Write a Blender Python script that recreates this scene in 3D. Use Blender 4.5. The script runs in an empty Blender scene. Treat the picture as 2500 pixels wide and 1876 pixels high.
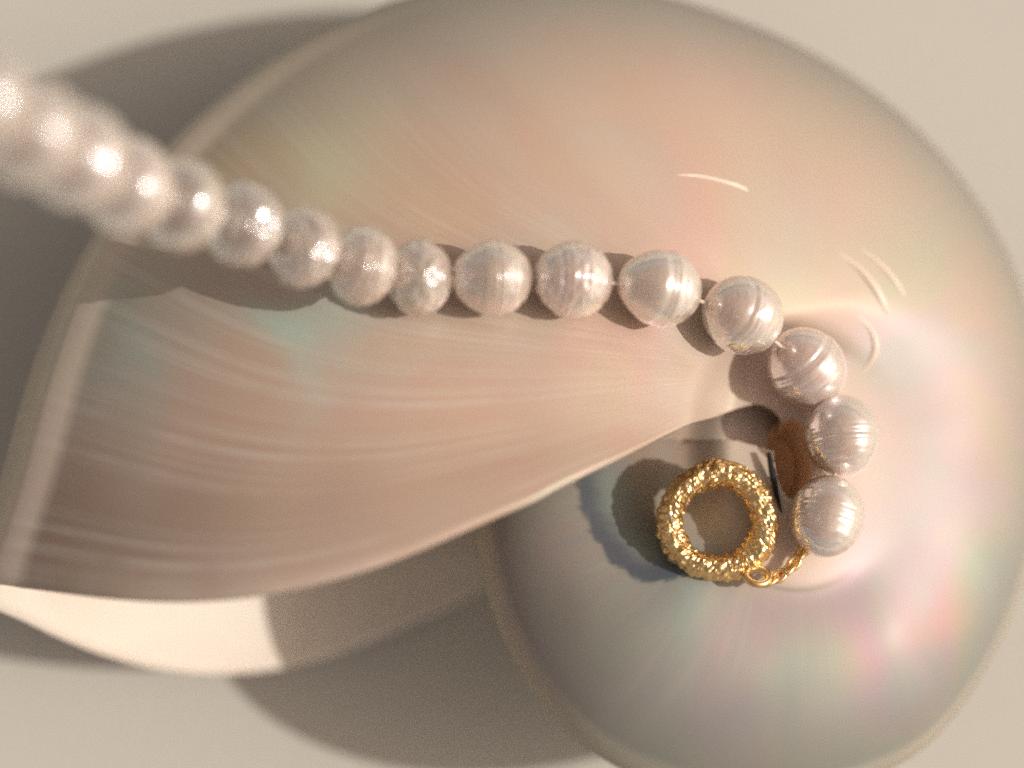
import bpy, bmesh, math, random
import numpy as np
from mathutils import Vector, Matrix, noise
from mathutils.bvhtree import BVHTree

S = 0.005            # metres per working unit (1 unit = 5 mm)
R_ = math.radians
sc = bpy.context.scene
COL = sc.collection

# ------------------------------------------------------------------ camera
TILT = R_(7.0)
DIST = 60.0
FOC = 36.0 * DIST / 22.12
AIM = np.array([11.06, 8.30, 8.6])
RIGHT = np.array([1.0, 0.0, 0.0])
UP = np.array([0.0, math.cos(TILT), math.sin(TILT)])
BACK = np.array([0.0, -math.sin(TILT), math.cos(TILT)])
EYE = AIM + BACK * DIST
cam = bpy.data.cameras.new('camera')
camo = bpy.data.objects.new('camera', cam)
COL.objects.link(camo)
camo.matrix_world = Matrix(((1, 0, 0, EYE[0] * S), (0, UP[1], BACK[1], EYE[1] * S), (0, UP[2], BACK[2], EYE[2] * S), (0, 0, 0, 1)))
cam.lens = FOC
cam.sensor_width = 36
cam.clip_start = 0.01
cam.clip_end = 60
cam.dof.use_dof = True
cam.dof.focus_distance = (DIST - 0.3) * S
cam.dof.aperture_fstop = (FOC / 1000) / (3.3 * S)
cam.dof.aperture_blades = 0
sc.camera = camo

# ------------------------------------------------------------------ light
SUN_EL = R_(40.0)
SUN_AZ = R_(-4.0)       # measured from +x towards +y
world = bpy.data.worlds.new('World')
sc.world = world
world.use_nodes = True
wn = world.node_tree
bg = wn.nodes['Background']
sky = wn.nodes.new('ShaderNodeTexSky')
sky.sky_type = 'NISHITA'
sky.sun_disc = False
sky.sun_elevation = SUN_EL
sky.sun_rotation = math.pi / 2 - SUN_AZ
sky.dust_density = 4.0
sky.ozone_density = 0.6
hs = wn.nodes.new('ShaderNodeHueSaturation')
hs.inputs['Saturation'].default_value = 0.35
warm = wn.nodes.new('ShaderNodeMix')
warm.data_type = 'RGBA'
warm.blend_type = 'MULTIPLY'
warm.inputs[0].default_value = 1.0
warm.inputs[7].default_value = (1.0, 0.86, 0.74, 1)
wn.links.new(sky.outputs[0], hs.inputs['Color'])
wn.links.new(hs.outputs[0], warm.inputs[6])
wn.links.new(warm.outputs[2], bg.inputs[0])
bg.inputs[1].default_value = 0.125

sun = bpy.data.lights.new('sun', 'SUN')
sun.energy = 3.1
sun.angle = R_(0.7)
sun.color = (1.0, 0.945, 0.875)
suno = bpy.data.objects.new('sun', sun)
COL.objects.link(suno)
SUNV = Vector((math.cos(SUN_EL) * math.cos(SUN_AZ), math.cos(SUN_EL) * math.sin(SUN_AZ), math.sin(SUN_EL)))
suno.rotation_euler = SUNV.to_track_quat('Z', 'Y').to_euler()
suno.location = SUNV * 0.6

sc.view_settings.view_transform = 'Standard'
sc.view_settings.look = 'None'
sc.view_settings.exposure = -0.12
sc.view_settings.gamma = 1.0
sc.render.engine = 'CYCLES'
sc.cycles.use_denoising = False
sc.cycles.max_bounces = 8
sc.cycles.sample_clamp_indirect = 4.0


# ------------------------------------------------------------------ helpers
def proj(P):
    """working-unit points (...,3) -> picture position in hundredths of the frame grid (22.12 x 16.6, y down)"""
    d = np.asarray(P, float) - EYE
    z = -(d @ BACK)
    return np.stack([11.06 + (d @ RIGHT) * DIST / z, 8.30 - (d @ UP) * DIST / z], -1)


def ray(px, py):
    v = RIGHT * (px - 11.06) + UP * (8.30 - py) - BACK * DIST
    return v / np.linalg.norm(v)


def at_z(px, py, z):
    v = ray(px, py)
    return EYE + v * ((z - EYE[2]) / v[2])


def nodes_of(name):
    m = bpy.data.materials.new(name)
    m.use_nodes = True
    nt = m.node_tree
    return m, nt, nt.nodes['Principled BSDF'], nt.nodes['Material Output']


def N(nt, kind, **kw):
    n = nt.nodes.new(kind)
    for k, v in kw.items():
        setattr(n, k, v)
    return n


def ramp(nt, fac, stops, interp='LINEAR'):
    r = N(nt, 'ShaderNodeValToRGB')
    r.color_ramp.interpolation = interp
    e = r.color_ramp.elements
    while len(e) < len(stops):
        e.new(0.5)
    for i, (p, c) in enumerate(stops):
        e[i].position = p
        e[i].color = (*c, 1) if len(c) == 3 else c
    nt.links.new(fac, r.inputs[0])
    return r.outputs[0]


def mixc(nt, fac, a, b, mode='MIX'):
    n = N(nt, 'ShaderNodeMix', data_type='RGBA', blend_type=mode)
    for sock, v in ((n.inputs[0], fac), (n.inputs[6], a), (n.inputs[7], b)):
        if hasattr(v, 'links'):
            nt.links.new(v, sock)
        elif isinstance(v, (int, float)):
            sock.default_value = v
        else:
            sock.default_value = (*v, 1)
    return n.outputs[2]


def mapping(nt, src, scale, loc=(0, 0, 0), rot=(0, 0, 0)):
    m = N(nt, 'ShaderNodeMapping')
    nt.links.new(src, m.inputs[0])
    m.inputs['Scale'].default_value = scale
    m.inputs['Location'].default_value = loc
    m.inputs['Rotation'].default_value = rot
    return m.outputs[0]


def noise_t(nt, vec, scale, detail=3, rough=0.5, dist=0.0):
    n = N(nt, 'ShaderNodeTexNoise')
    nt.links.new(vec, n.inputs['Vector'])
    n.inputs['Scale'].default_value = scale
    n.inputs['Detail'].default_value = detail
    n.inputs['Roughness'].default_value = rough
    n.inputs['Distortion'].default_value = dist
    return n.outputs['Fac']


def mathn(nt, op, a, b=0.0, c=None):
    n = N(nt, 'ShaderNodeMath', operation=op)
    for i, v in enumerate((a, b, c)):
        if v is None:
            continue
        if hasattr(v, 'links'):
            nt.links.new(v, n.inputs[i])
        else:
            n.inputs[i].default_value = v
    return n.outputs[0]


def mesh_obj(name, verts, faces, mat, parent=None, smooth=True, loc=None):
    """verts in working units (numpy n x 3), optional origin loc (working units)"""
    v = np.asarray(verts, float)
    o_ = np.zeros(3) if loc is None else np.asarray(loc, float)
    me = bpy.data.meshes.new(name)
    me.from_pydata(((v - o_) * S).tolist(), [], faces)
    me.update()
    if smooth:
        me.polygons.foreach_set('use_smooth', [True] * len(me.polygons))
    me.materials.append(mat)
    ob = bpy.data.objects.new(name, me)
    COL.objects.link(ob)
    ob.location = Vector(o_ * S)
    if parent:
        ob.parent = parent
        ob.location = Vector(o_ * S) - parent.location
    return ob


def grid_faces(nu, nv, close_u=False, close_v=False):
    f = []
    for i in range(nu if close_u else nu - 1):
        i2 = (i + 1) % nu
        for j in range(nv if close_v else nv - 1):
            j2 = (j + 1) % nv
            f.append((i * nv + j, i2 * nv + j, i2 * nv + j2, i * nv + j2))
    return f


def tube(path, rad, seg=10, closed=False):
    P = [Vector(p) for p in path]
    n = len(P)
    vs = []
    prev = Vector((0.3, 0.2, 1)).normalized()
    for i in range(n):
        a = P[(i - 1) % n] if (closed or i > 0) else P[i]
        b = P[(i + 1) % n] if (closed or i < n - 1) else P[i]
        t = (b - a).normalized()
        s_ = t.cross(prev)
        if s_.length < 1e-4:
            s_ = t.orthogonal()
        s_.normalize()
        u_ = s_.cross(t).normalized()
        prev = u_
        r = rad[i] if hasattr(rad, '__len__') else rad
        for k in range(seg):
            an = 2 * math.pi * k / seg
            vs.append(tuple(P[i] + (s_ * math.cos(an) + u_ * math.sin(an)) * r))
    fs = grid_faces(n, seg, close_u=closed, close_v=True)
    if not closed:
        fs.append(tuple(range(seg))[::-1])
        fs.append(tuple((n - 1) * seg + k for k in range(seg)))
    return np.array(vs), fs


# ------------------------------------------------------------------ materials
def mat_table():
    m, nt, b, out = nodes_of('cream_tabletop')
    tc = N(nt, 'ShaderNodeTexCoord')
    n1 = noise_t(nt, tc.outputs['Object'], 9, 4, 0.6)
    n2 = noise_t(nt, tc.outputs['Object'], 900, 3, 0.6)
    c = ramp(nt, n1, [(0.3, (0.50, 0.475, 0.42)), (0.7, (0.54, 0.515, 0.455))])
    c = mixc(nt, 0.25, c, ramp(nt, n2, [(0.3, (0.44, 0.42, 0.37)), (0.7, (0.58, 0.55, 0.49))]))
    nt.links.new(c, b.inputs['Base Color'])
    b.inputs['Roughness'].default_value = 0.75
    b.inputs['Specular IOR Level'].default_value = 0.25
    bp = N(nt, 'ShaderNodeBump')
    bp.inputs['Strength'].default_value = 0.12
    bp.inputs['Distance'].default_value = 0.0003
    nt.links.new(n2, bp.inputs['Height'])
    nt.links.new(bp.outputs[0], b.inputs['Normal'])
    return m


def mat_nacre():
    m, nt, b, out = nodes_of('nacre')
    uv = N(nt, 'ShaderNodeUVMap', uv_map='growth').outputs[0]
    tc = N(nt, 'ShaderNodeTexCoord')
    # broad clouds of tint
    big = noise_t(nt, mapping(nt, tc.outputs['Object'], (1, 1, 1)), 26, 3, 0.55, 0.6)
    big2 = noise_t(nt, mapping(nt, tc.outputs['Object'], (1, 1, 1), loc=(3.1, 1.7, 0.4)), 42, 2, 0.5, 0.8)
    streak = noise_t(nt, mapping(nt, uv, (26, 1.4, 1)), 1.0, 4, 0.6, 0.5)
    fine = noise_t(nt, mapping(nt, uv, (260, 2.2, 1)), 1.0, 3, 0.6, 0.3)
    base = ramp(nt, big, [(0.28, (0.50, 0.30, 0.215)), (0.45, (0.56, 0.36, 0.26)), (0.58, (0.53, 0.39, 0.29)), (0.75, (0.56, 0.48, 0.35))])
    tint = ramp(nt, big2, [(0.30, (0.64, 0.33, 0.25)), (0.43, (0.55, 0.40, 0.33)), (0.52, (0.52, 0.41, 0.32)), (0.62, (0.45, 0.48, 0.38)), (0.75, (0.58, 0.43, 0.32))])
    c = mixc(nt, 0.45, base, tint)
    ba = N(nt, 'ShaderNodeAttribute', attribute_name='band')
    bs = N(nt, 'ShaderNodeSeparateXYZ')
    nt.links.new(ba.outputs['Vector'], bs.inputs[0])
    st = ramp(nt, streak, [(0.3, (0.40, 0.28, 0.21)), (0.5, (0.52, 0.39, 0.30)), (0.62, (0.53, 0.47, 0.40)), (0.72, (0.62, 0.40, 0.32))])
    c = mixc(nt, mathn(nt, 'MULTIPLY_ADD', bs.outputs[2], 0.04, 0.14), c, st)
    rad_n = noise_t(nt, mapping(nt, uv, (22, 0.8, 1), loc=(4.4, 1.2, 0)), 1.0, 3, 0.65, 0.7)
    dst = ramp(nt, rad_n, [(0.34, (0.33, 0.36, 0.38)), (0.47, (0.46, 0.39, 0.36)), (0.56, (0.42, 0.43, 0.40)), (0.66, (0.58, 0.52, 0.44)), (0.76, (0.58, 0.42, 0.38))])
    ln = noise_t(nt, mapping(nt, uv, (420, 1.3, 1)), 1.0, 3, 0.5, 0.2)
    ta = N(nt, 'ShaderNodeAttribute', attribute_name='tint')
    patch = noise_t(nt, mapping(nt, tc.outputs['Object'], (1, 1, 1), loc=(0.3, 0.9, 0)), 90, 2, 0.5)
    lnm = ramp(nt, ln, [(0.46, (0, 0, 0)), (0.68, (0.48, 0.48, 0.48))])
    lnf = mathn(nt, 'MULTIPLY', mathn(nt, 'MULTIPLY', lnm, ramp(nt, patch, [(0.32, (0.15, 0.15, 0.15)), (0.55, (1, 1, 1))])), bs.outputs[2])
    at = N(nt, 'ShaderNodeAttribute', attribute_name='part')
    sep = N(nt, 'ShaderNodeSeparateXYZ')
    nt.links.new(at.outputs['Vector'], sep.inputs[0])
    # earlier whorl: greyer nacre
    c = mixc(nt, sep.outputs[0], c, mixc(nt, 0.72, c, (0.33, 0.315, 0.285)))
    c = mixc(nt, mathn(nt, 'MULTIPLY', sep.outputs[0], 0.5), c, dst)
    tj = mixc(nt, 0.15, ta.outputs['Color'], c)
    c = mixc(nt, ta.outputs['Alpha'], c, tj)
    c = mixc(nt, mathn(nt, 'MULTIPLY', bs.outputs[0], 0.8), c, (0.31, 0.29, 0.25))
    rb = N(nt, 'ShaderNodeAttribute', attribute_name='rimline')
    c = mixc(nt, mathn(nt, 'MULTIPLY', rb.outputs['Fac'], 0.8), c, (0.78, 0.72, 0.62))
    c = mixc(nt, mathn(nt, 'MULTIPLY', bs.outputs[1], 0.9), c, (0.64, 0.52, 0.42))
    c = mixc(nt, lnf, c, (0.68, 0.60, 0.51))
    # callus: creamy
    c = mixc(nt, sep.outputs[1], c, (0.63, 0.51, 0.42))
    # umbilical pit: orange-brown
    c = mixc(nt, sep.outputs[2], c, (0.84, 0.54, 0.32))
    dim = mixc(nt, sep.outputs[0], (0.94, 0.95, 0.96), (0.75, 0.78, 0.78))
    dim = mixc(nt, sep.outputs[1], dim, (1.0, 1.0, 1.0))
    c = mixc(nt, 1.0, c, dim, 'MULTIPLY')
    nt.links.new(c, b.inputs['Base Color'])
    r = mathn(nt, 'MULTIPLY_ADD', mathn(nt, 'MULTIPLY', streak, mathn(nt, 'MULTIPLY_ADD', bs.outputs[2], 0.7, 0.3)), 0.12, mathn(nt, 'MULTIPLY_ADD', bs.outputs[2], -0.12, 0.50))
    nt.links.new(r, b.inputs['Roughness'])
    b.inputs['IOR'].default_value = 1.54
    th = mathn(nt, 'MULTIPLY_ADD', big2, 420.0, 260.0)
    nt.links.new(th, b.inputs['Thin Film Thickness'])
    b.inputs['Thin Film IOR'].default_value = 1.64
    b.inputs['Coat Weight'].default_value = 0.10
    b.inputs['Coat Roughness'].default_value = 0.30
    bp = N(nt, 'ShaderNodeBump')
    bp.inputs['Strength'].default_value = 0.25
    bp.inputs['Distance'].default_value = 0.00012
    h = mathn(nt, 'MULTIPLY_ADD', fine, 0.5, mathn(nt, 'MULTIPLY', streak, 0.4))
    h = mathn(nt, 'MULTIPLY', h, mathn(nt, 'MULTIPLY_ADD', bs.outputs[2], 0.75, 0.25))
    nt.links.new(h, bp.inputs['Height'])
    nt.links.new(bp.outputs[0], b.inputs['Normal'])
    tr = N(nt, 'ShaderNodeBsdfTranslucent')
    tr.inputs[0].default_value = (0.80, 0.68, 0.56, 1)
    mx = N(nt, 'ShaderNodeMixShader')
    nt.links.new(mathn(nt, 'MULTIPLY_ADD', rb.outputs['Fac'], 0.35, 0.10), mx.inputs[0])
    nt.links.new(b.outputs[0], mx.inputs[1])
    nt.links.new(tr.outputs[0], mx.inputs[2])
    nt.links.new(mx.outputs[0], out.inputs[0])
    return m


def mat_lining():
    m, nt, b, out = nodes_of('nacre_lining')
    tc = N(nt, 'ShaderNodeTexCoord')
    big = noise_t(nt, tc.outputs['Object'], 40, 3, 0.55, 0.6)
    c = ramp(nt, big, [(0.3, (0.72, 0.61, 0.51)), (0.6, (0.80, 0.73, 0.64)), (0.75, (0.76, 0.65, 0.56))])
    nt.links.new(c, b.inputs['Base Color'])
    b.inputs['Roughness'].default_value = 0.55
    b.inputs['IOR'].default_value = 1.5
    tr = N(nt, 'ShaderNodeBsdfTranslucent')
    tr.inputs[0].default_value = (0.75, 0.55, 0.40, 1)
    mx = N(nt, 'ShaderNodeMixShader')
    mx.inputs[0].default_value = 0.18
    nt.links.new(b.outputs[0], mx.inputs[1])
    nt.links.new(tr.outputs[0], mx.inputs[2])
    nt.links.new(mx.outputs[0], out.inputs[0])
    return m


def mat_pearl(seed, wrinkle, cola=(0.60, 0.46, 0.38), colb=(0.66, 0.56, 0.48)):
    m, nt, b, out = nodes_of('pearl_nacre')
    tc = N(nt, 'ShaderNodeTexCoord')
    n = noise_t(nt, mapping(nt, tc.outputs['Object'], (1, 1, 1), loc=(seed, 0, 0)), 190, 3, 0.55, 0.5)
    w = noise_t(nt, mapping(nt, tc.outputs['Object'], (1, 1, 0.25), loc=(seed, 2, 1)), 1100, 3, 0.6, 1.2)
    rg = noise_t(nt, mapping(nt, tc.outputs['Object'], (0.01, 0.01, 1), loc=(0, 0, seed)), 2300, 2, 0.6)
    c = ramp(nt, n, [(0.3, cola), (0.55, colb), (0.75, tuple(0.5 * (x + y) for x, y in zip(cola, (0.70, 0.62, 0.53))))])
    nt.links.new(c, b.inputs['Base Color'])
    b.inputs['Roughness'].default_value = 0.24
    b.inputs['IOR'].default_value = 1.75
    b.inputs['Subsurface Weight'].default_value = 0.25
    b.inputs['Transmission Weight'].default_value = 0.45
    b.inputs['Subsurface Radius'].default_value = (1.0, 0.6, 0.42)
    b.inputs['Subsurface Scale'].default_value = 0.0022
    b.inputs['Coat Weight'].default_value = 1.0
    b.inputs['Coat IOR'].default_value = 2.0
    b.inputs['Coat Roughness'].default_value = 0.10
    b.inputs['Specular Tint'].default_value = (0.86, 0.91, 1.0, 1)
    bp = N(nt, 'ShaderNodeBump')
    bp.inputs['Strength'].default_value = 0.5
    bp.inputs['Distance'].default_value = 0.00012
    h = mathn(nt, 'MULTIPLY', w, 0.12 * wrinkle if wrinkle > 0.6 else 0.05)
    nt.links.new(h, bp.inputs['Height'])
    nt.links.new(bp.outputs[0], b.inputs['Normal'])
    nt.links.new(bp.outputs[0], b.inputs['Coat Normal'])
    return m


def mat_simple(name, col, rough=0.5, metal=0.0):
    m, nt, b, out = nodes_of(name)
    tc = N(nt, 'ShaderNodeTexCoord')
    n = noise_t(nt, tc.outputs['Object'], 700, 3, 0.6)
    c = ramp(nt, n, [(0.3, tuple(x * 0.82 for x in col)), (0.7, col)])
    nt.links.new(c, b.inputs['Base Color'])
    b.inputs['Roughness'].default_value = rough
    b.inputs['Metallic'].default_value = metal
    return m


# ------------------------------------------------------------------ tabletop
tv, tf = [], []
G = 60
for i in range(G + 1):
    for j in range(G + 1):
        tv.append((-260 + 540 * i / G, -260 + 540 * j / G, 0.0))
table = mesh_obj('tabletop', tv, grid_faces(G + 1, G + 1), mat_table())
table['kind'] = 'structure'

# ------------------------------------------------------------------ nautilus shell
SH_TILT = R_(9.0)
SH_ROLL = R_(8.0)
CEN_PX = (16.50, 10.50)
CEN_Z = 3.0
OUT = [(1023, 1147), (1059, 1309), (1143, 1483), (1245, 1603), (1341, 1662), (1617, 1728), (1800, 1705), (1995, 1621), (2085, 1513),
       (2150, 1405), (2196, 1296), (2228, 1180), (2252, 1000), (2246, 820), (2212, 640), (2127, 458), (2020, 320), (1860, 181), (1716, 96), (1540, 27),
       (1400, -15), (1250, -38), (1050, -35), (900, -12), (820, 15), (700, 65), (550, 150), (450, 225), (385, 290), (280, 390),
       (190, 520), (125, 650), (50, 850), (14, 1000), (-25, 1150), (-75, 1260), (-120, 1400), (-130, 1540)]
OUT = np.array(OUT, float) / 100
LIP = np.array([(-300, 1250), (-50, 1252), (30, 1262), (150, 1280), (300, 1297), (400, 1300), (500, 1297), (600, 1283), (750, 1250), (900, 1200),
                (1050, 1130), (1230, 1040), (1350, 985), (1460, 930), (1500, 915), (1545, 903), (1600, 893), (1700, 885)], float) / 100
NT, NV = 520, 181
TH0, TH1 = R_(-400), R_(216)
th = np.linspace(TH0, TH1, NT)
vv = np.linspace(-1, 1, NV)
KG = math.log(2.7) / (2 * math.pi)
WR = 0.315
RU = 0.45


def sstep(a, b, x):
    t = np.clip((x - a) / (b - a), 0, 1)
    return t * t * (3 - 2 * t)


def section(R, T):
    """R, T arrays (n,) -> rho, z arrays (n, NV); z in the shell's own frame"""
    a = np.abs(vv)[None, :]
    R_n = R[:, None]
    Tn = T[:, None]
    late = sstep(R_(140), R_(200), Tn)
    rc = (0.40 - 0.05 * late) * R_n
    W = WR * R_n * (1 + 0.08 * sstep(R_(-60), R_(60), -Tn))
    psi = np.clip(a / 0.55, 0, 1) * math.pi / 2
    rho_o = rc + (R_n - rc) * np.cos(psi) ** 0.92
    z_o = W * np.sin(psi) ** (1.22 + 0.2 * late)
    t = np.clip((a - 0.55) / 0.37, 0, 1)
    rho_i = rc * (1 - t) + RU * t
    z_i = W * (1 - (0.04 + 0.38 * sstep(7.0, 13.0, R_n)) * t * t)
    outer = a < 0.55
    rho = np.where(outer, rho_o, rho_i)
    z = np.where(outer, z_o, z_i)
    low = 0.45 * sstep(-R_(-205), -R_(-290), -Tn) + 0.5 * sstep(-R_(-300), -R_(-390), -Tn)
    zc = 2.8 - 0.12 * rho - low
    w = sstep(1.4, 2.9 + 2.4 * sstep(-R_(150), -R_(110), Tn) * sstep(-R_(110), -R_(20), -Tn), rho)
    zb = np.where(Tn < R_(-190), np.minimum(zc, z), zc)
    z = zb * (1 - w) + z * w
    dip = sstep(-R_(-122), -R_(-168), -Tn) * sstep(1.4, 2.3, rho) * (1 - sstep(0.45, 0.95, rho / R_n))
    z = z - np.where(z > 0, 1, 1) * 0.42 * dip * sstep(-R_(20), -R_(-100), -Tn)
    # a shallow keel along the outer rim near the mouth
    q_ = rho / R_n
    keel = np.clip((q_ - 0.925) / 0.042, 0, 1) * (1 - sstep(0.967, 1.0, q_))
    z = z + 0.36 * keel * sstep(R_(118), R_(160), Tn) * (a < 0.5)
    # umbilical pit
    p = np.clip((a - 0.92) / 0.08, 0, 1)
    z = z - 1.1 * p ** 1.3
    rho = rho - 0.12 * p * 1.0 - 0.02 * p
    return rho, z * np.sign(vv)[None, :]


CEN = at_z(CEN_PX[0], CEN_PX[1], CEN_Z)
ct, st_ = math.cos(SH_TILT), math.sin(SH_TILT)
MT = np.array([[ct, 0, st_], [0, 1, 0], [-st_, 0, ct]])   # left side up
cr, sr = math.cos(SH_ROLL), math.sin(SH_ROLL)
MT = np.array([[1, 0, 0], [0, cr, sr], [0, -sr, cr]]) @ MT   # mouth side up


def surf(R, T):
    rho, z = section(R, T)
    L = np.stack([rho * np.cos(T)[:, None], rho * np.sin(T)[:, None] * (1 + 1.1 * (1 - sstep(0.3, 3.2, rho))), z], -1)
    return L @ MT.T


co = OUT - np.array(CEN_PX)
ang = np.unwrap(np.arctan2(-co[:, 1], co[:, 0]))
ang += -2 * math.pi if ang[0] > 0 else 0
rad = np.hypot(co[:, 0], co[:, 1])


def target_r(a):
    r = np.interp(a, ang, rad)
    r = np.where(a < ang[0], rad[0] * np.exp(KG * (a - ang[0])), r)
    return np.where(a > ang[-1], rad[-1] * np.exp(KG * 0.3 * (a - ang[-1])), r)


Rr = target_r(th)
cz = CEN_Z
for it in range(14):
    P = surf(Rr, th)
    keep = (th > R_(-175)) & (th < R_(190))
    cz = -P[keep][..., 2].min() + 0.01
    C0 = at_z(CEN_PX[0], CEN_PX[1], cz)
    Q = proj(P + C0) - np.array(CEN_PX)
    d = np.hypot(Q[..., 0], Q[..., 1])
    k = d.argmax(1)
    qa = np.unwrap(np.arctan2(-Q[np.arange(NT), k, 1], Q[np.arange(NT), k, 0]))
    qa += 2 * math.pi * np.round((th[NT // 2] - qa[NT // 2]) / (2 * math.pi))
    f = target_r(qa) / d.max(1)
    Rr = Rr * (1 + 0.8 * (f - 1))
    ker = np.hanning(15)
    ker /= ker.sum()
    Rr = np.convolve(np.pad(Rr, 7, mode='edge'), ker, 'valid')
inner = th < R_(-172)
i0 = int(np.argmax(~inner))
Rr[:i0] = Rr[i0] * np.exp(KG * (th[:i0] - th[i0]))
CEN = C0

# the lip: for every line of growth across the flank, where it stops
P = surf(Rr, th) + CEN
Q = proj(P)
lipy = np.interp(Q[..., 0], LIP[:, 0], LIP[:, 1])
below = Q[..., 1] > lipy
tend = np.full(NV, R_(190.0))
js = [j for j in range(NV) if vv[j] >= 0.10 and vv[j] <= 0.92]
for j in js:
    c_ = np.where(below[:, j] & (th > R_(100)))[0]
    if len(c_):
        i = c_[0]
        g0 = (Q[i - 1, j, 1] - lipy[i - 1, j])
        g1 = (Q[i, j, 1] - lipy[i, j])
        tend[j] = th[i - 1] + (th[i] - th[i - 1]) * (-g0 / (g1 - g0)) if g1 != g0 else th[i]
ja, jb = js[0], js[-1]
for j in range(NV):
    if 0 <= vv[j] < vv[ja]:
        tend[j] = tend[ja]
    if vv[j] > vv[jb]:
        tend[j] = tend[jb]
h = NV // 2
tend[:h] = tend[::-1][:h]
for _ in range(6):
    tend = np.convolve(np.pad(tend, 2, mode='edge'), [0.1, 0.2, 0.4, 0.2, 0.1], 'valid')
print('lip angles', [round(math.degrees(x)) for x in tend[h::10]], 'cz', round(float(cz), 2), 'R', [round(float(x), 1) for x in Rr[::52]])

# resample so that every line ends on the lip
u01 = np.linspace(0, 1, NT)
P = np.zeros((NT, NV, 3))
TT = np.zeros((NT, NV))
RHO = np.zeros((NT, NV))
for j in range(NV):
    tj = TH0 + (tend[j] - TH0) * u01
    TT[:, j] = tj
Rall = np.interp(TT.ravel(), th, Rr).reshape(NT, NV)
for j in range(NV):
    pass
_v = vv
full = []
for j in range(NV):
    vv = np.array([_v[j]])
    Rj = Rall[:, j].copy()
    # faint waves of growth
    ph = TT[:, j]
    wv = sstep(R_(80), R_(130), ph) * (0.5 + 0.5 * np.sin(ph * 3.7)) * 0.010 * np.sin(ph * 31 + 1.3 * math.sin(4 * abs(_v[j]))) + sstep(R_(90), R_(140), ph) * 0.003 * np.sin(ph * 47 + 2)
    rho, z = section(Rj, TT[:, j])
    z = z + np.sign(_v[j]) * (wv[:, None] * 0.6) * sstep(0.6, 4.0, rho)
    P[:, j, 0] = (rho * np.cos(ph)[:, None])[:, 0]
    P[:, j, 1] = (rho * np.sin(ph)[:, None] * (1 + 1.1 * (1 - sstep(0.3, 3.2, rho))))[:, 0]
    P[:, j, 2] = z[:, 0]
    RHO[:, j] = rho[:, 0]
vv = _v
PW = P @ MT.T + CEN

shell = bpy.data.objects.new('nautilus_shell', None)
COL.objects.link(shell)
base_loc = np.array([CEN[0], CEN[1], 0.0])
shell.location = Vector(base_loc * S)
shell['label'] = 'polished pink and cream mother-of-pearl nautilus shell lying on its side on the tabletop'
shell['category'] = 'seashell'

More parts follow.
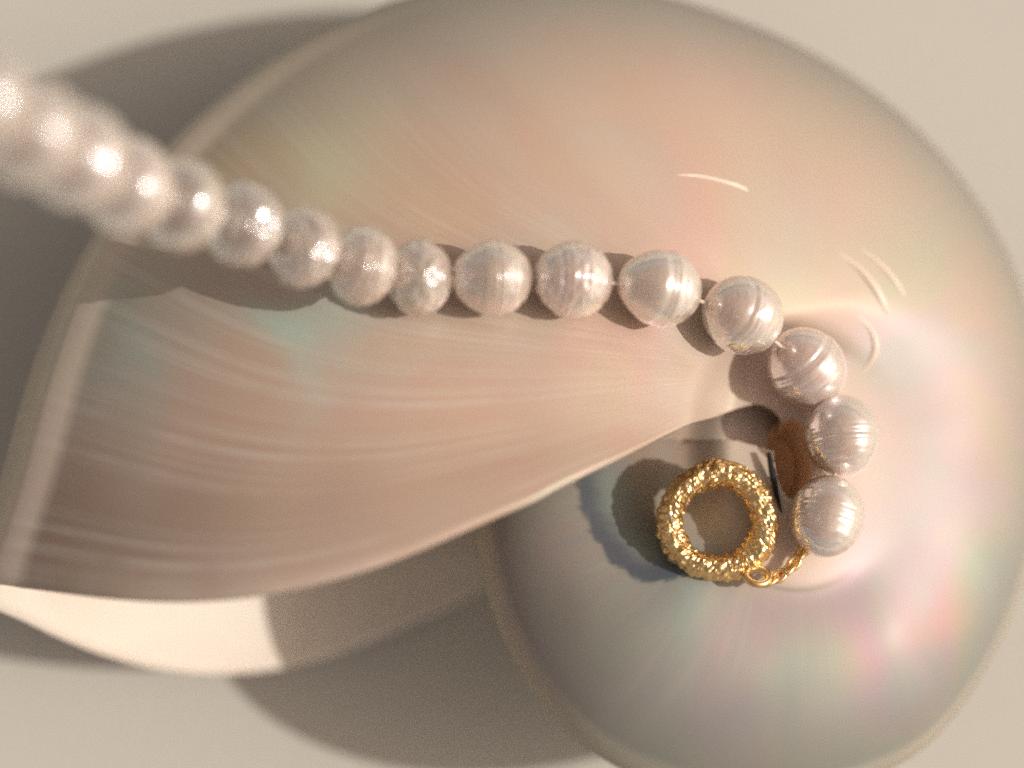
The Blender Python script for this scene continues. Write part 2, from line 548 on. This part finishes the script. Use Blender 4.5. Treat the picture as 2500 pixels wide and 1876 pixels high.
nacre = mat_nacre()
faces = grid_faces(NT, NV)
body = mesh_obj('whorl', PW.reshape(-1, 3), faces, nacre, shell, loc=CEN)
me = body.data
uvl = me.uv_layers.new(name='growth')
li = np.zeros(len(me.loops), int)
me.loops.foreach_get('vertex_index', li)
CURV = (tend[None, :] - R_(190)) * sstep(R_(20), R_(150), TT)
UVv = np.stack([(TT - CURV).ravel() / (2 * math.pi), np.tile(_v, NT)], -1)
uvl.data.foreach_set('uv', UVv[li].ravel().astype(np.float32))
QW = proj(PW)
topside = (_v > -0.02).astype(float)[None, :]
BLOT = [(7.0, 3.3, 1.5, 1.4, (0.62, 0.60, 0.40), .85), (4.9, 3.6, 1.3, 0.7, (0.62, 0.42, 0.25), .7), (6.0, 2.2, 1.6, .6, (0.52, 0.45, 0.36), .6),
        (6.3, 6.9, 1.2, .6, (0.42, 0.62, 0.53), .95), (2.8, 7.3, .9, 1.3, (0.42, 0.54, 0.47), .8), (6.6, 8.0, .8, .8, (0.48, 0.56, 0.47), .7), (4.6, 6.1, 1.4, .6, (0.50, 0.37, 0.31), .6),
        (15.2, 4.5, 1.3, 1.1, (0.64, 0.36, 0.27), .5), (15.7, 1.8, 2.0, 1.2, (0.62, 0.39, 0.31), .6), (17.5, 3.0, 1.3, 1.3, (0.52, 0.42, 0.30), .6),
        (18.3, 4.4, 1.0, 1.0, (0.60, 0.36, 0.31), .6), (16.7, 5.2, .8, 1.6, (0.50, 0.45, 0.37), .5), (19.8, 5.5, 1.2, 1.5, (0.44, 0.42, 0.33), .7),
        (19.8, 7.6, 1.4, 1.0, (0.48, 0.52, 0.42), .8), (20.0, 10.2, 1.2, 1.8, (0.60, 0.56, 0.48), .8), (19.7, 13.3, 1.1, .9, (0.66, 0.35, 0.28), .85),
        (18.7, 14.0, .8, .7, (0.58, 0.38, 0.33), .6), (20.9, 12.2, .7, 1.2, (0.48, 0.52, 0.43), .7), (20.4, 13.5, .55, .5, (0.80, 0.38, 0.28), .9), (20.2, 11.6, 1.0, 1.1, (0.72, 0.66, 0.56), .8), (15.8, 15.6, 2.4, .7, (0.27, 0.29, 0.33), .6),  # the peach and off-white blots paint highlights into the nacre
        (13.0, 14.2, 1.0, 1.0, (0.33, 0.35, 0.29), .6), (11.6, 12.0, .9, .7, (0.50, 0.34, 0.31), .6), (17.0, 13.2, 1.8, .8, (0.42, 0.34, 0.31), .5), (12.0, 13.5, .6, 1.1, (0.24, 0.19, 0.15), .7), (18.2, 15.0, .7, .5, (0.40, 0.38, 0.42), .6), (14.6, 13.4, .5, 1.3, (0.36, 0.42, 0.40), .5), (16.4, 14.6, .35, 1.2, (0.46, 0.45, 0.38), .5), (17.6, 15.2, .4, .9, (0.50, 0.36, 0.32), .6), (15.5, 14.2, .35, 1.0, (0.46, 0.36, 0.32), .5),  # the dark brown blot paints shade inside the left rim
        (10.2, 9.0, 3.0, 1.3, (0.60, 0.38, 0.28), .5), (11.5, 3.2, 2.6, 1.8, (0.57, 0.39, 0.28), .5), (2.4, 11.5, 3.2, 1.5, (0.31, 0.205, 0.135), .85),  # the darkest brown blot paints the shaded lower-left flank
        (14.7, 9.7, .9, .35, (0.50, 0.27, 0.15), .9), (14.6, 11.2, 1.2, .9, (0.62, 0.55, 0.46), .8), (6.5, 11.5, 3.0, 1.2, (0.43, 0.31, 0.25), .5), (9.7, 4.6, 1.2, .6, (0.60, 0.42, 0.25), .5)]  # the orange-brown blot puts the recess shade under the lip into the colour
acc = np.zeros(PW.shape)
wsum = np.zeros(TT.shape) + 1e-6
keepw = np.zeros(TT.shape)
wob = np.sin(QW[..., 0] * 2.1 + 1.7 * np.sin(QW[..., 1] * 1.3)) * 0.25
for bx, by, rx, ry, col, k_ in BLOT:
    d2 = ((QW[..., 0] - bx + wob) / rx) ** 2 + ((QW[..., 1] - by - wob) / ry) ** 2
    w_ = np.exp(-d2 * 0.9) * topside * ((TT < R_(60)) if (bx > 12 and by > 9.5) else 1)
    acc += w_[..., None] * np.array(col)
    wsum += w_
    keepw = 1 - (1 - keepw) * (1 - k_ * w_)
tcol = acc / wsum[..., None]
# slate-blue cloud in the nacre beside the ring
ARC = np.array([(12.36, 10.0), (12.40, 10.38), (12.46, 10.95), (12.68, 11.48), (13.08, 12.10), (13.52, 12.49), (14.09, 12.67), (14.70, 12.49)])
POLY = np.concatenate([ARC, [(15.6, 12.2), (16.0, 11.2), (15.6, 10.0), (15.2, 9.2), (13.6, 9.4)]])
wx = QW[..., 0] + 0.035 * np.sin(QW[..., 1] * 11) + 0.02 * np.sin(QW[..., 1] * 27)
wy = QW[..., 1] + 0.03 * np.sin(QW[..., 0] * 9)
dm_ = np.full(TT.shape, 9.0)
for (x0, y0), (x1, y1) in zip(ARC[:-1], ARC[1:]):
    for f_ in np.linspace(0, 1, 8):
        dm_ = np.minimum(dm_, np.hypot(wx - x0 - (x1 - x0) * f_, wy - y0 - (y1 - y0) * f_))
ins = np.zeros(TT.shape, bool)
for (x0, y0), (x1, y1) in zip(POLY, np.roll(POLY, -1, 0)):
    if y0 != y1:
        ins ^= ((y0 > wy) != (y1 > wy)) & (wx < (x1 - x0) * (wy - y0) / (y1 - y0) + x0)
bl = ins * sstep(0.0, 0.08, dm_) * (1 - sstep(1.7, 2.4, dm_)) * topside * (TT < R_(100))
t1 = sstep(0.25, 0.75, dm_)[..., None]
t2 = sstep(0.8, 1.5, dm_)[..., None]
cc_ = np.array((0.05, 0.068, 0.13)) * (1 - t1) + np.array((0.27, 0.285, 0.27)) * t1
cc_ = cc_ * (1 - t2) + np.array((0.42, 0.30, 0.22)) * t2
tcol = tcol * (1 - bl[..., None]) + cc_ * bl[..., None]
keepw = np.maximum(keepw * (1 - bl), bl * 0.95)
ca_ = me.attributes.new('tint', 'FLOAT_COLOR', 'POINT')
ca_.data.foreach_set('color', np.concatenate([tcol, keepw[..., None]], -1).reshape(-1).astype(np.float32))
va = np.abs(_v)[None, :] + 0 * TT
a2 = me.attributes.new('band', 'FLOAT_VECTOR', 'POINT')
rimg = (1 - sstep(0.18, 0.46, va)) * (1 - sstep(R_(125), R_(160), TT))
riml = (1 - sstep(0.15, 0.20, va)) * sstep(R_(120), R_(170), TT)  # rim near the mouth: its band of light put in as paler colour
lobe = sstep(R_(128), R_(168), TT)
a2.data.foreach_set('vector', np.stack([rimg, riml, lobe], -1).reshape(-1).astype(np.float32))
a3 = me.attributes.new('rimline', 'FLOAT', 'POINT')
a3.data.foreach_set('value', ((1 - sstep(0.10, 0.16, va)) * (1 - sstep(R_(60), R_(130), TT))).reshape(-1).astype(np.float32))
att = me.attributes.new('part', 'FLOAT_VECTOR', 'POINT')
g = sstep(R_(-40), R_(60), -TT)
cal = 1 - sstep(1.2, 3.6, RHO)
pit = np.tile((np.abs(_v) > 0.925).astype(float), (NT, 1))
att.data.foreach_set('vector', np.stack([g, cal * 0.95, pit], -1).reshape(-1).astype(np.float32))
so = body.modifiers.new('thickness', 'SOLIDIFY')
so.thickness = 0.13 * S
so.offset = -1
body.data.materials.append(mat_lining())
so.material_offset = 1
so.material_offset_rim = 0
# orientation check: outward normals
bm = bmesh.new()
bm.from_mesh(me)
bm.faces.ensure_lookup_table()
mid = NV // 2
fidx = (int(NT * 0.8)) * (NV - 1) + int(NV * 0.75)
if bm.faces[fidx].normal.z < 0:
    bmesh.ops.reverse_faces(bm, faces=bm.faces[:])
    bm.to_mesh(me)
bm.free()

bvh = BVHTree.FromPolygons([Vector(p) for p in PW.reshape(-1, 3)], faces)


def shell_z(x, y):
    hit = bvh.ray_cast(Vector((x, y, 40)), Vector((0, 0, -1)))
    return hit


# floor of the umbilical pit
fc = Vector(CEN) + Vector(MT @ np.array([0, 0, 1.7]))
ax = Vector(MT @ np.array([0, 0, 1.0]))
e1 = Vector(MT @ np.array([1.0, 0, 0]))
e2 = Vector((0, 1, 0))
pv, pf = [], []
for r_i, rr in enumerate((0.02, 0.2, 0.34, 0.5)):
    for k in range(24):
        a = 2 * math.pi * k / 24
        pv.append(tuple(fc + e1 * rr * math.cos(a) + e2 * rr * 2.1 * math.sin(a) + ax * (1.6 * rr * rr - 0.25 + 0.02 * math.sin(a * 5))))
pf = grid_faces(4, 24, close_v=True)
pf.append(tuple(range(24)))
mesh_obj('umbilicus', pv, pf, mat_simple('orange_callus', (0.85, 0.52, 0.28), 0.5), shell, loc=np.array(fc))

# ------------------------------------------------------------------ necklace
neck = bpy.data.objects.new('pearl_necklace', None)
COL.objects.link(neck)
neck['label'] = 'strand of ringed baroque pearls with a hammered gold ring clasp draped across the shell'
neck['category'] = 'necklace'

#      px    py    r     wrinkle kind(point)  cols
PE = [(-0.55, 2.15, 1.22, 0.2, 0.0),
      (0.62, 2.88, 1.20, 0.2, 0.0),
      (1.66, 3.42, 1.19, 0.2, 0.0),
      (2.70, 4.02, 1.10, 0.2, 0.0),
      (3.92, 4.44, 1.03, 0.3, 0.0),
      (5.25, 4.86, 0.95, 1.6, 0.0),
      (6.56, 5.36, 0.91, 1.8, 0.0),
      (7.83, 5.75, 0.88, 1.2, 0.0),
      (9.06, 6.01, 0.86, 1.6, 0.1),
      (10.66, 6.01, 0.85, 0.5, 0.35),
      (12.39, 6.04, 0.86, 0.9, 0.12),
      (14.27, 6.22, 0.87, 0.15, 0.35),
      (16.05, 6.82, 0.85, 0.25, 0.05),
      (17.43, 7.95, 0.84, 0.1, 0.1),
      (18.18, 9.42, 0.82, 0.15, 0.0),
      (17.87, 11.16, 0.82, 0.1, 0.0)]


def rest(px, py, r, lo=60.0, gap=-0.02):
    """slide a ball along the line of sight until it touches the shell"""
    v = ray(px, py)
    s0, s1 = 30.0, 75.0
    s = s0
    while s < s1:
        p = EYE + v * s
        n_ = bvh.find_nearest(Vector(p))
        dd = n_[3] if n_[3] is not None else 9
        if dd <= r + gap:
            return p
        s += max(0.01, (dd - r) * 0.6)
    return EYE + v * s1


cent = [None] * len(PE)
for i in range(8, len(PE)):
    cent[i] = rest(PE[i][0], PE[i][1], PE[i][2])
for i in range(7, -1, -1):
    nx = cent[i + 1]
    need = (PE[i][2] + PE[i + 1][2]) * (0.84 if i <= 5 else 0.76)
    best = None
    z = nx[2]
    while z < nx[2] + 4:
        p = at_z(PE[i][0], PE[i][1], z)
        if np.linalg.norm(p - nx) >= need:
            break
        z += 0.02
    # nearer to the lens the same ball looks larger
    cent[i] = p
radii = []
for i, (px, py, r, w, pt) in enumerate(PE):
    dpt = -((cent[i] - EYE) @ BACK)
    radii.append(r * dpt / DIST)
print('pearl z', [round(float(c[2]), 1) for c in cent])
neck.location = Vector((cent[10][0] * S, cent[10][1] * S, (cent[10][2] - 0.86) * S))


def pearl(i):
    rnd = random.Random(100 + i)
    c = Vector(cent[i])
    a = Vector(cent[max(0, i - 1)])
    b = Vector(cent[min(len(PE) - 1, i + 1)])
    axis = (b - a).normalized()
    r = radii[i]
    pt = PE[i][4]
    nu, nv = 130, 72
    rings = [(rnd.uniform(-0.8, 0.85), rnd.uniform(0.022, 0.07), rnd.uniform(0.008, 0.028)) for _ in range(rnd.randint(9, 16))]
    if i in (9, 10):
        rings += [(rnd.uniform(-0.6, 0.5), rnd.uniform(0.02, 0.035), rnd.uniform(0.012, 0.024)) for _ in range(14)]
    q = axis.to_track_quat('Z', 'Y')
    off = Vector((i * 7.3, 2.1, 5.5))
    wr = PE[i][3]
    vs = []
    ln = (rnd.uniform(0.88, 0.92) if i < 6 else rnd.uniform(0.82, 0.86)) if i < 9 else (rnd.uniform(0.98, 1.04) if i < 12 else 1.1)
    for a_i in range(nu + 1):
        t = math.pi * a_i / nu
        zc = -math.cos(t)
        rr = math.sin(t)
        # pointed end towards the previous pearl (-z)
        if zc < 0 and pt > 0:
            zc2 = zc * (1 + pt * 0.35 * (-zc) ** 3)
            rr = rr * (1 - pt * 0.30 * (-zc) ** 1.5)
        else:
            zc2 = zc
        gsum = sum(-0.62 * dp * math.exp(-((zc - pz) / wd) ** 2) for pz, wd, dp in rings)
        for k in range(nv):
            an = 2 * math.pi * k / nv
            p = Vector((rr * math.cos(an), rr * math.sin(an), zc2 * ln))
            nn = noise.noise(p * 1.3 + off) * 0.035
            nf = (noise.noise(p * 4 + off) * 0.022 + abs(noise.noise(p * 5.5 + off)) * -0.06 + noise.noise(p * 12 + off) * 0.010) * wr
            s_ = 1 + gsum + nn + nf
            vs.append((p.x * s_ * 1.0, p.y * s_ * 1.0, p.z * (1 + nn * 0.6 + nf)))
    F = grid_faces(nu + 1, nv, close_v=True)
    dk = (0.92, 0.92, 0.92, 0.78, 0.56, 0.58, 0.70, 0.82, 0.80, 0.88, 0.94, 0.98, 0.96, 0.96, 0.94, 0.98)[i]  # the darkest factors put shade on the left pearls into their base colour
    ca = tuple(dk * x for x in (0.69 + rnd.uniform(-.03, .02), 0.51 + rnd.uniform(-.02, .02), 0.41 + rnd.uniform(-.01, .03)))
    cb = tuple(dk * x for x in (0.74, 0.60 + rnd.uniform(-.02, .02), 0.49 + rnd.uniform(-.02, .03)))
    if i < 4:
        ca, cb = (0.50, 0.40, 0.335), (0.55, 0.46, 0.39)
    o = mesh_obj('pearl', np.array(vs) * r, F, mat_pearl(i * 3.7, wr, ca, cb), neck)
    o.rotation_mode = 'QUATERNION'
    o.rotation_quaternion = q            # its own z runs along the strand, like its rings
    o.location = c * S - neck.location
    return o


for i in range(len(PE)):
    pearl(i)

# silk thread through the pearls
pts = [Vector(c) for c in cent]
path = []
for i in range(len(pts) - 1):
    for k in range(6):
        path.append(tuple(pts[i].lerp(pts[i + 1], k / 6)))
path.append(tuple(pts[-1]))
tvs, tfs = tube(path, 0.045, 8)
mesh_obj('thread', tvs, tfs, mat_simple('silk_thread', (0.62, 0.5, 0.42), 0.6), neck)

# gold ring
def mat_gold():
    m, nt, b, out = nodes_of('hammered_gold')
    tc = N(nt, 'ShaderNodeTexCoord')
    n = noise_t(nt, tc.outputs['Object'], 1500, 3, 0.6)
    c = ramp(nt, n, [(0.3, (0.84, 0.51, 0.20)), (0.7, (0.97, 0.72, 0.37))])
    nt.links.new(c, b.inputs['Base Color'])
    b.inputs['Metallic'].default_value = 1.0
    b.inputs['Roughness'].default_value = 0.33
    return m


gold = mat_gold()
rc_px = (15.50, 11.27)
best = None
rp = rest(rc_px[0], rc_px[1], 0.55)
hit = bvh.find_nearest(Vector(rp))
rn = Vector((-0.10, -0.08, 1.0)).normalized()
MA, MB_ = 192, 40
Rm, tr_, dep = 1.03, 0.295, 0.36
rv = []
q = rn.to_track_quat('Z', 'Y')
for i in range(MA):
    a = 2 * math.pi * i / MA
    wob = 1 + 0.02 * math.sin(3 * a + 1)
    for k in range(MB_):
        b_ = 2 * math.pi * k / MB_
        cx, cy = math.cos(b_), math.sin(b_)
        p = Vector((math.cos(a) * (Rm + tr_ * cx) * wob, math.sin(a) * (Rm + tr_ * cx) * wob, dep * cy))
        dvo = noise.voronoi(p * 6.0, distance_metric='DISTANCE')[0]
        dv2 = noise.voronoi(p * 12.0, distance_metric='DISTANCE')[0]
        n_ = (0.45 - dvo[0]) * 0.10 + (0.4 - dv2[0]) * 0.05 + noise.noise(p * 3.1) * 0.05
        nrm = Vector((math.cos(a) * cx, math.sin(a) * cx, cy * 0.8))
        p = p + nrm * n_
        rv.append(tuple(q @ p + Vector(rp)))
# let the ring down until it touches the shell
low = 9
for p in rv[::7]:
    hh = bvh.ray_cast(Vector(p) + Vector((0, 0, 0.0)), Vector((0, 0, -1)))
    if hh[0]:
        low = min(low, hh[3])
print('ring low', low, rp)
ring = mesh_obj('clasp_ring', rv, grid_faces(MA, MB_, close_u=True, close_v=True), gold, neck, smooth=False, loc=np.array(rp))
ring['label'] = 'round hammered yellow gold ring with nuggety surface'

# little gold links between the ring and the last pearl
zr = rp[2] - 0.1


def link_path(pxs, z):
    out_ = []
    n = len(pxs)
    for i in range(n - 1):
        for k in range(6):
            t = k / 6
            p0 = pxs[max(0, i - 1)]; p1 = pxs[i]; p2 = pxs[i + 1]; p3 = pxs[min(n - 1, i + 2)]
            v_ = [0.5 * ((2 * p1[c]) + (-p0[c] + p2[c]) * t + (2 * p0[c] - 5 * p1[c] + 4 * p2[c] - p3[c]) * t * t + (-p0[c] + 3 * p1[c] - 3 * p2[c] + p3[c]) * t ** 3) for c in (0, 1, 2)]
            out_.append(tuple(at_z(v_[0], v_[1], z + v_[2])))
    out_.append(tuple(at_z(pxs[-1][0], pxs[-1][1], z + pxs[-1][2])))
    return out_


def loop(pxc, pyc, rx, ry, rot, z, n=28, tiltz=0.0):
    o_ = []
    for k in range(n):
        a = 2 * math.pi * k / n
        x = rx * math.cos(a); y = ry * math.sin(a)
        o_.append(tuple(at_z(pxc + x * math.cos(rot) - y * math.sin(rot), pyc + x * math.sin(rot) + y * math.cos(rot), z + tiltz * math.sin(a))))
    return o_


v_, f_ = tube(loop(16.35, 12.45, 0.26, 0.17, 0.25, zr + 0.3, tiltz=.12), 0.085, 8, closed=True)
mesh_obj('jump_ring', v_, f_, gold, neck)
chain = [(16.62, 12.56, .22), (16.82, 12.45, .18), (17.0, 12.33, .12), (17.15, 12.17, .05), (17.27, 12.0, 0.0), (17.4, 11.85, -.05)]
for k_, (a, b_, dz_) in enumerate(chain):
    nx_ = chain[min(k_ + 1, 5)]
    pv_ = chain[max(k_ - 1, 0)]
    rot_ = math.atan2(nx_[1] - pv_[1], nx_[0] - pv_[0])
    v_, f_ = tube(loop(a, b_, 0.165, 0.10 if k_ % 2 else 0.06, rot_, zr + dz_, tiltz=0.02 if k_ % 2 else 0.08), 0.055, 8, closed=True)
    mesh_obj('chain_link', v_, f_, gold, neck)

# ------------------------------------------------------------------ pale arcs built in place of the pearls' caustic light; shell slit
def on_shell(px, py, lift=0.0):
    v = ray(px, py)
    hit_ = bvh.ray_cast(Vector(EYE), Vector(v))
    return hit_[0] + hit_[1] * lift * (1 if hit_[1].z > 0 else -1)


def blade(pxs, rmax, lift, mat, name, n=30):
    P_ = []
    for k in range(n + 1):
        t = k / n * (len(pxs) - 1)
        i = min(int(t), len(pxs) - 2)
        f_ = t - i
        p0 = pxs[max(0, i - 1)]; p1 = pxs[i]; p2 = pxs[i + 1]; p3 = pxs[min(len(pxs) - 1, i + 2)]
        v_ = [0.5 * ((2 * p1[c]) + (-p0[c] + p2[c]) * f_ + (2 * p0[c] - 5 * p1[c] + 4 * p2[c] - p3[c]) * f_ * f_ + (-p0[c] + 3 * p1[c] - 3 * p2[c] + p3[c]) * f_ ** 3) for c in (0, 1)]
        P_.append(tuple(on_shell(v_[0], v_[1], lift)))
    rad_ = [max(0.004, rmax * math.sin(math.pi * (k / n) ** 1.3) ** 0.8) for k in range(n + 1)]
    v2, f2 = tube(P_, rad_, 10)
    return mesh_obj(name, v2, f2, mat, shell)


rm, nt_, b_p, o_p = nodes_of('caustic_arc_cream')
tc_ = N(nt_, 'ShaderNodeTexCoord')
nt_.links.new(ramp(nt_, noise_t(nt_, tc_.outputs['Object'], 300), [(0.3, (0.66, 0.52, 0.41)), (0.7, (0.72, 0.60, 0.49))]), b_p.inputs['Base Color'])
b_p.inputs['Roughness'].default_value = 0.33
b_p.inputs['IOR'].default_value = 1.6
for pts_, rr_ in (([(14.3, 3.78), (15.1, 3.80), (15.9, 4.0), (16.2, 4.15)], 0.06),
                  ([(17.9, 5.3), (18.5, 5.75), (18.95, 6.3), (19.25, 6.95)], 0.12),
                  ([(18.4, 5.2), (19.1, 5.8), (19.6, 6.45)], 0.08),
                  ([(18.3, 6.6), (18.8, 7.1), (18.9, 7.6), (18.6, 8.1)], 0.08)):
    blade(pts_, rr_, -rr_ * 0.35, rm, 'caustic_arc')
dm = mat_simple('dark_slit', (0.01, 0.009, 0.008), 0.8)
zs = float(on_shell(16.2, 10.1)[2])
print('callus z', zs, 'cz', cz, [float(on_shell(x, y)[2]) for x, y in ((16.6, 9.8), (16.7, 10.2), (16.9, 10.7), (17.0, 11.1), (15.0, 10.0), (14.5, 9.8))])
cp = [tuple(at_z(x, y, zs + d_ + 0.1)) for x, y, d_ in ((16.60, 9.78, 0.12), (16.68, 10.2, 0.1), (16.78, 10.7, 0.05), (16.9, 11.15, -0.05))]
v_, f_ = tube(cp, [0.05, 0.08, 0.06, 0.01], 8)
mesh_obj('slit', v_, f_, dm, shell)
